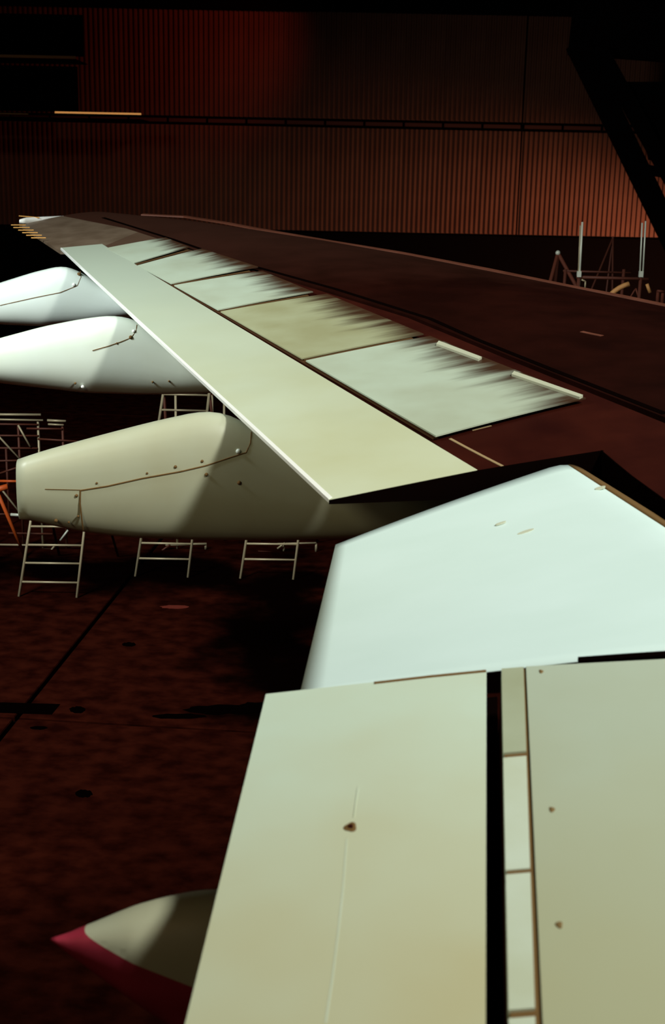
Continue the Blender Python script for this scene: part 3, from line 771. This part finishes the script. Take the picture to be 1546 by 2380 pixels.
# ---- main landing gear under the wing root
g0 = Vector((6.5, 2.4, 0)); bm = bmesh.new()
tube(bm, g0+Vector((0, 0, .5))-AO, g0+Vector((0, 0, 3.4))-AO, .13, 12); tube(bm, g0+Vector((0, -.75, .5))-AO, g0+Vector((0, .75, .5))-AO, .09, 10)
gear = bm_obj('landing_gear_strut', bm, M['alu'], air, True)
for s in (-.55, .55):
    bm = bmesh.new(); c = g0+Vector((0, s, .5))-AO; tube(bm, c-Vector((0, .17, 0)), c+Vector((0, .17, 0)), .5, 28); bm_obj('wheel', bm, M['steel'], gear, True)
g1 = Vector((6.5, -3.5, 0)); bm = bmesh.new(); tube(bm, g1-AO+Vector((0, 0, .4)), g1-AO+Vector((0, 0, 1.9)), .12, 12); gear2 = bm_obj('landing_gear_strut', bm, M['alu'], air, True)
bm = bmesh.new(); c = g1-AO+Vector((0, 0, .45)); tube(bm, c-Vector((0, .4, 0)), c+Vector((0, .4, 0)), .45, 28); bm_obj('wheel', bm, M['steel'], gear2, True)

# ================================================================== ladders and stands on the floor
def ladder(name, fl, fr_, tl, tr, Y, rungs, label, group, m='pipe', top_lean=.6, brace=True, r=.022):
    """fl, fr_ feet pixels; tl, tr top pixels"""
    A, Bq = on_floor(*fl), on_floor(*fr_); Yf = (A.y+Bq.y)/2
    T0, T1 = at(*tl, Yf+top_lean), at(*tr, Yf+top_lean)
    A = Vector((A.x, Yf, 0)); Bq = Vector((Bq.x, Yf, 0))
    t = thing(name, ((A.x+Bq.x)/2, Yf, 0), label, 'ladder', group)
    tubes('rail', [[A+Vector((0, 0, .005)), T0]], r, M[m], t); tubes('rail', [[Bq+Vector((0, 0, .005)), T1]], r, M[m], t)
    for f in rungs:
        tubes('rung', [[A.lerp(T0, f), Bq.lerp(T1, f)]], r*.75, M[m], t)
    if brace:
        back = [T0+Vector((.1, 1.5, 0)), T1+Vector((.1, 1.5, 0))]
        for a, b in ((T0, Vector((T0.x-.1, T0.y+1.6, 0.005))), (T1, Vector((T1.x+.1, T1.y+1.6, .005)))): tubes('rear_leg', [[a, b]], r, M['pipe_d'], t)
        tubes('rear_brace', [[Vector((T0.x-.08, T0.y+1.3, T0.z*.3)), Vector((T1.x+.08, T1.y+1.3, T1.z*.3))]], r*.7, M['pipe_d'], t)
    return t, A, Bq, T0, T1
def fracs(yf, yt, ys_): return [(yf-y)/(yf-yt) for y in ys_]
ladder('work_ladder', (45, 1386), (178, 1391), (92, 1080), (213, 1080), 0, fracs(1388, 1080, [1353, 1309, 1267, 1224, 1180, 1140, 1100]), 'pale tube ladder on the floor under the blunt tail of the nearest fairing', 'tube ladders under the wing')
ladder('work_ladder', (315, 1340), (437, 1343), (381, 905), (487, 908), 0, fracs(1341, 906, [1298, 1262, 1225, 1187, 1150, 1110, 1070, 1030, 990, 953, 917]), 'tall tube ladder with its top showing between near and middle canoe fairings', 'tube ladders under the wing')
ladder('work_ladder', (559, 1345), (682, 1348), (612, 1000), (725, 1000), 0, fracs(1346, 1000, [1300, 1264, 1226, 1190, 1150, 1110, 1070, 1030]), 'tube ladder rightmost of three below the nearest canoe fairing', 'tube ladders under the wing')
# small frames between the ladders
def stand(name, Y, posts, bars, diags, label, cat, m='pipe', r=.02, extra=None, foot=None, dy=1.4):
    """posts: (px, top_py); bars: (px0, py0, px1, py1[, material])"""
    x0 = at(posts[0][0], 800, Y).x; t = thing(name, (x0, Y, 0), label, cat)
    for p in posts:
        a = at(p[0], p[1], Y); mm = p[2] if len(p) > 2 else m
        tubes('post', [[a, Vector((a.x, Y, .005))]], r, M[mm], t)
        if dy: tubes('post', [[a+Vector((0, dy, -.9)), Vector((a.x, Y+dy, .005))]], r, M['pipe_d'], t)
    for b in bars: tubes('rail', [[at(b[0], b[1], Y-.03), at(b[2], b[3], Y-.03)]], r*(b[5] if len(b) > 5 else .8), M[b[4] if len(b) > 4 else m], t)
    for b in diags: tubes('brace', [[at(b[0], b[1], Y-.07), at(b[2], b[3], Y-.07)]], r*.8, M[b[4] if len(b) > 4 else m], t)
    return t
stand('scaffold', 21.5, [(88, 975), (145, 985, 'pipe_d'), (-40, 960), (42, 985, 'pipe_d')],
      [(-60, 963, 95, 964, 'pipe', 1.0), (-60, 974, 100, 977), (110, 977, 153, 979, 'pipe', 1.0), (112, 986, 148, 988), (-60, 985, 90, 987, 'pipe_d'), (-60, 1012, 90, 1013, 'pipe_d'), (62, 996, 145, 997, 'pipe_d'), (-60, 1041, 88, 1042, 'pipe_d'), (88, 1020, 180, 1026, 'pipe_d'),
       (-40, 1072, 60, 1070, 'pipe_d'), (-60, 1265, 190, 1269), (-60, 1275, 120, 1277), (20, 1239, 122, 1241, 'pipe_d'), (-40, 1195, 30, 1195, 'pipe_d')],
      [(-30, 985, 45, 1066), (42, 988, 70, 1038), (0, 1100, 45, 1085, 'pipe_d'), (158, 1232, 140, 1256, 'pipe_w'), (127, 1268, 110, 1291), (-20, 1108, 50, 1196, 'pipe')],
      'rusty tube scaffold with pale top rails behind the blunt fairing tail', 'scaffold')
t = thing('barrier_trestle', (at(0, 1118, 20.6).x, 20.6, 0), 'orange painted trestle arm at the left edge beside the blunt fairing tail', 'trestle')
tubes('arm', [[at(-30, 1112, 20.6), at(0, 1118, 20.6), at(48, 1119, 20.6)]], .02, M['orange'], t)
tubes('arm', [[at(-20, 1142, 20.6), at(18, 1131, 20.6)]], .05, M['orange'], t)
tubes('arm', [[at(25, 1196, 20.6), at(60, 1198, 20.6)]], .025, M['pipe_w'], t)
a = at(-10, 1135, 20.6)
for s in (-.35, .35): tubes('leg', [[a, Vector((a.x+s, 20.6+s, .005))]], .03, M['orange'], t)
t = stand('low_frame', 21.6, [(408, 918), (478, 1264)], [(385, 1266, 480, 1264, 'pipe', 1.0)], [(432, 1280, 438, 1296), (360, 1292, 395, 1266, 'pipe_d')], 'low tube frame behind the middle ladder under the nearest fairing', 'frame', dy=0)
t = stand('low_frame', 22.6, [(521, 925), (493, 918)], [(493, 917, 521, 917, 'pipe_d')], [], 'two-post tube frame whose tops touch the flap edge, right of the tall ladder', 'frame', dy=0)
t = stand('low_frame', 21.6, [(660, 1263), (735, 1263)], [(645, 1264, 735, 1262), (600, 1282, 640, 1284, 'pipe_d')], [(645, 1275, 662, 1262)], 'low tube frame behind the rightmost ladder under the nearest fairing', 'frame')

# right-hand work stand beyond the leading edge
YS = 23.0
ws = thing('work_stand', (at(1425, 650, YS).x, YS, 0), 'tall work stand with pale uprights and rusty deck rail beyond the leading edge', 'work stand')
for (xa, ya, xb, yb, r, m) in ((1354, 516, 1346, 668, .018, 'pipe_w'), (1349, 524, 1343, 668, .010, 'pipe'), (1493, 518, 1487, 650, .014, 'pipe_w'), (1501, 514, 1494, 650, .014, 'pipe_w')):
    tubes('upright', [[at(xa, ya, YS), at(xb, yb, YS)]], r, M[m], ws)
for px in (1346, 1490):
    a = at(px, 640, YS); tubes('leg', [[a, Vector((a.x-.05, YS, .005))]], .03, M['pipe_d'], ws); tubes('leg', [[a+Vector((0, 1.4, 0)), Vector((a.x-.05, YS+1.4, .005))]], .03, M['pipe_d'], ws)
    bm = bmesh.new(); box(bm, at(px, 637, YS-.02)-ws.location, (.07, .07, .10)); bm_obj('clamp', bm, M['pipe_w'], ws)
for dy_ in (0, 1.4):
    o_ = Vector((0, dy_, 0)); tubes('deck_rail', [[at(1340, 644, YS)+o_, at(1507, 649, YS)+o_]], .028 if dy_ == 0 else .02, M['pipe_d'], ws)
pts = []
for k in range(10):
    th = math.radians(178-k*8); c = at(1480, 745, YS-.1); pts.append(c+Vector((.66*math.cos(th), 0, .66*math.sin(th))))
sweep('hoop', pts, .045, M['edge'], ws)
tubes('brace', [[at(1360, 670, YS), at(1361, 654, YS), at(1352, 650, YS)]], .014, M['pipe'], ws)
tubes('brace', [[at(1463, 695, YS), at(1478, 670, YS), at(1485, 695, YS)]], .014, M['dull'], ws)
tubes('brace', [[at(1504, 660, YS), at(1511, 680, YS)]], .03, M['edge'], ws)
def aframe(name, Y, apex, feet, m, r, label):
    a = at(*apex, Y); t = thing(name, (a.x, Y, 0), label, 'trestle')
    for fx, fy in feet:
        b = at(fx, fy, Y); d = (b-a); k = (.005-a.z)/d.z; tubes('leg', [[a, a+d*k]], r, M[m], t)
    tubes('leg', [[a, Vector((a.x, Y+1.2, .005))]], r, M[m], t)
    bm = bmesh.new(); bmesh.ops.create_uvsphere(bm, u_segments=10, v_segments=6, radius=r*1.4)
    for v in bm.verts: v.co += a-t.location
    bm_obj('cap', bm, M['pipe_w'] if name == 'wing_jack' else M[m], t, True); return t
aframe('wing_jack', 25, (1297, 588), [(1279, 655), (1334, 655)], 'dull', .035, 'dim red tripod jack with a pale cap left of the tall work stand')
aframe('step_ladder', 27, (1425, 553), [(1395, 625), (1424, 640)], 'pipe_d', .02, 'dim red folding step ladder seen between the two pale uprights of the work stand')
t = stand('hoop_barrier', 24, [(1530, 675), (1541, 678)], [(1528, 676, 1544, 678, 'dull')], [], 'small dull red hoop barrier at the right edge beyond the leading edge', 'barrier', 'dull', .03, dy=.6)
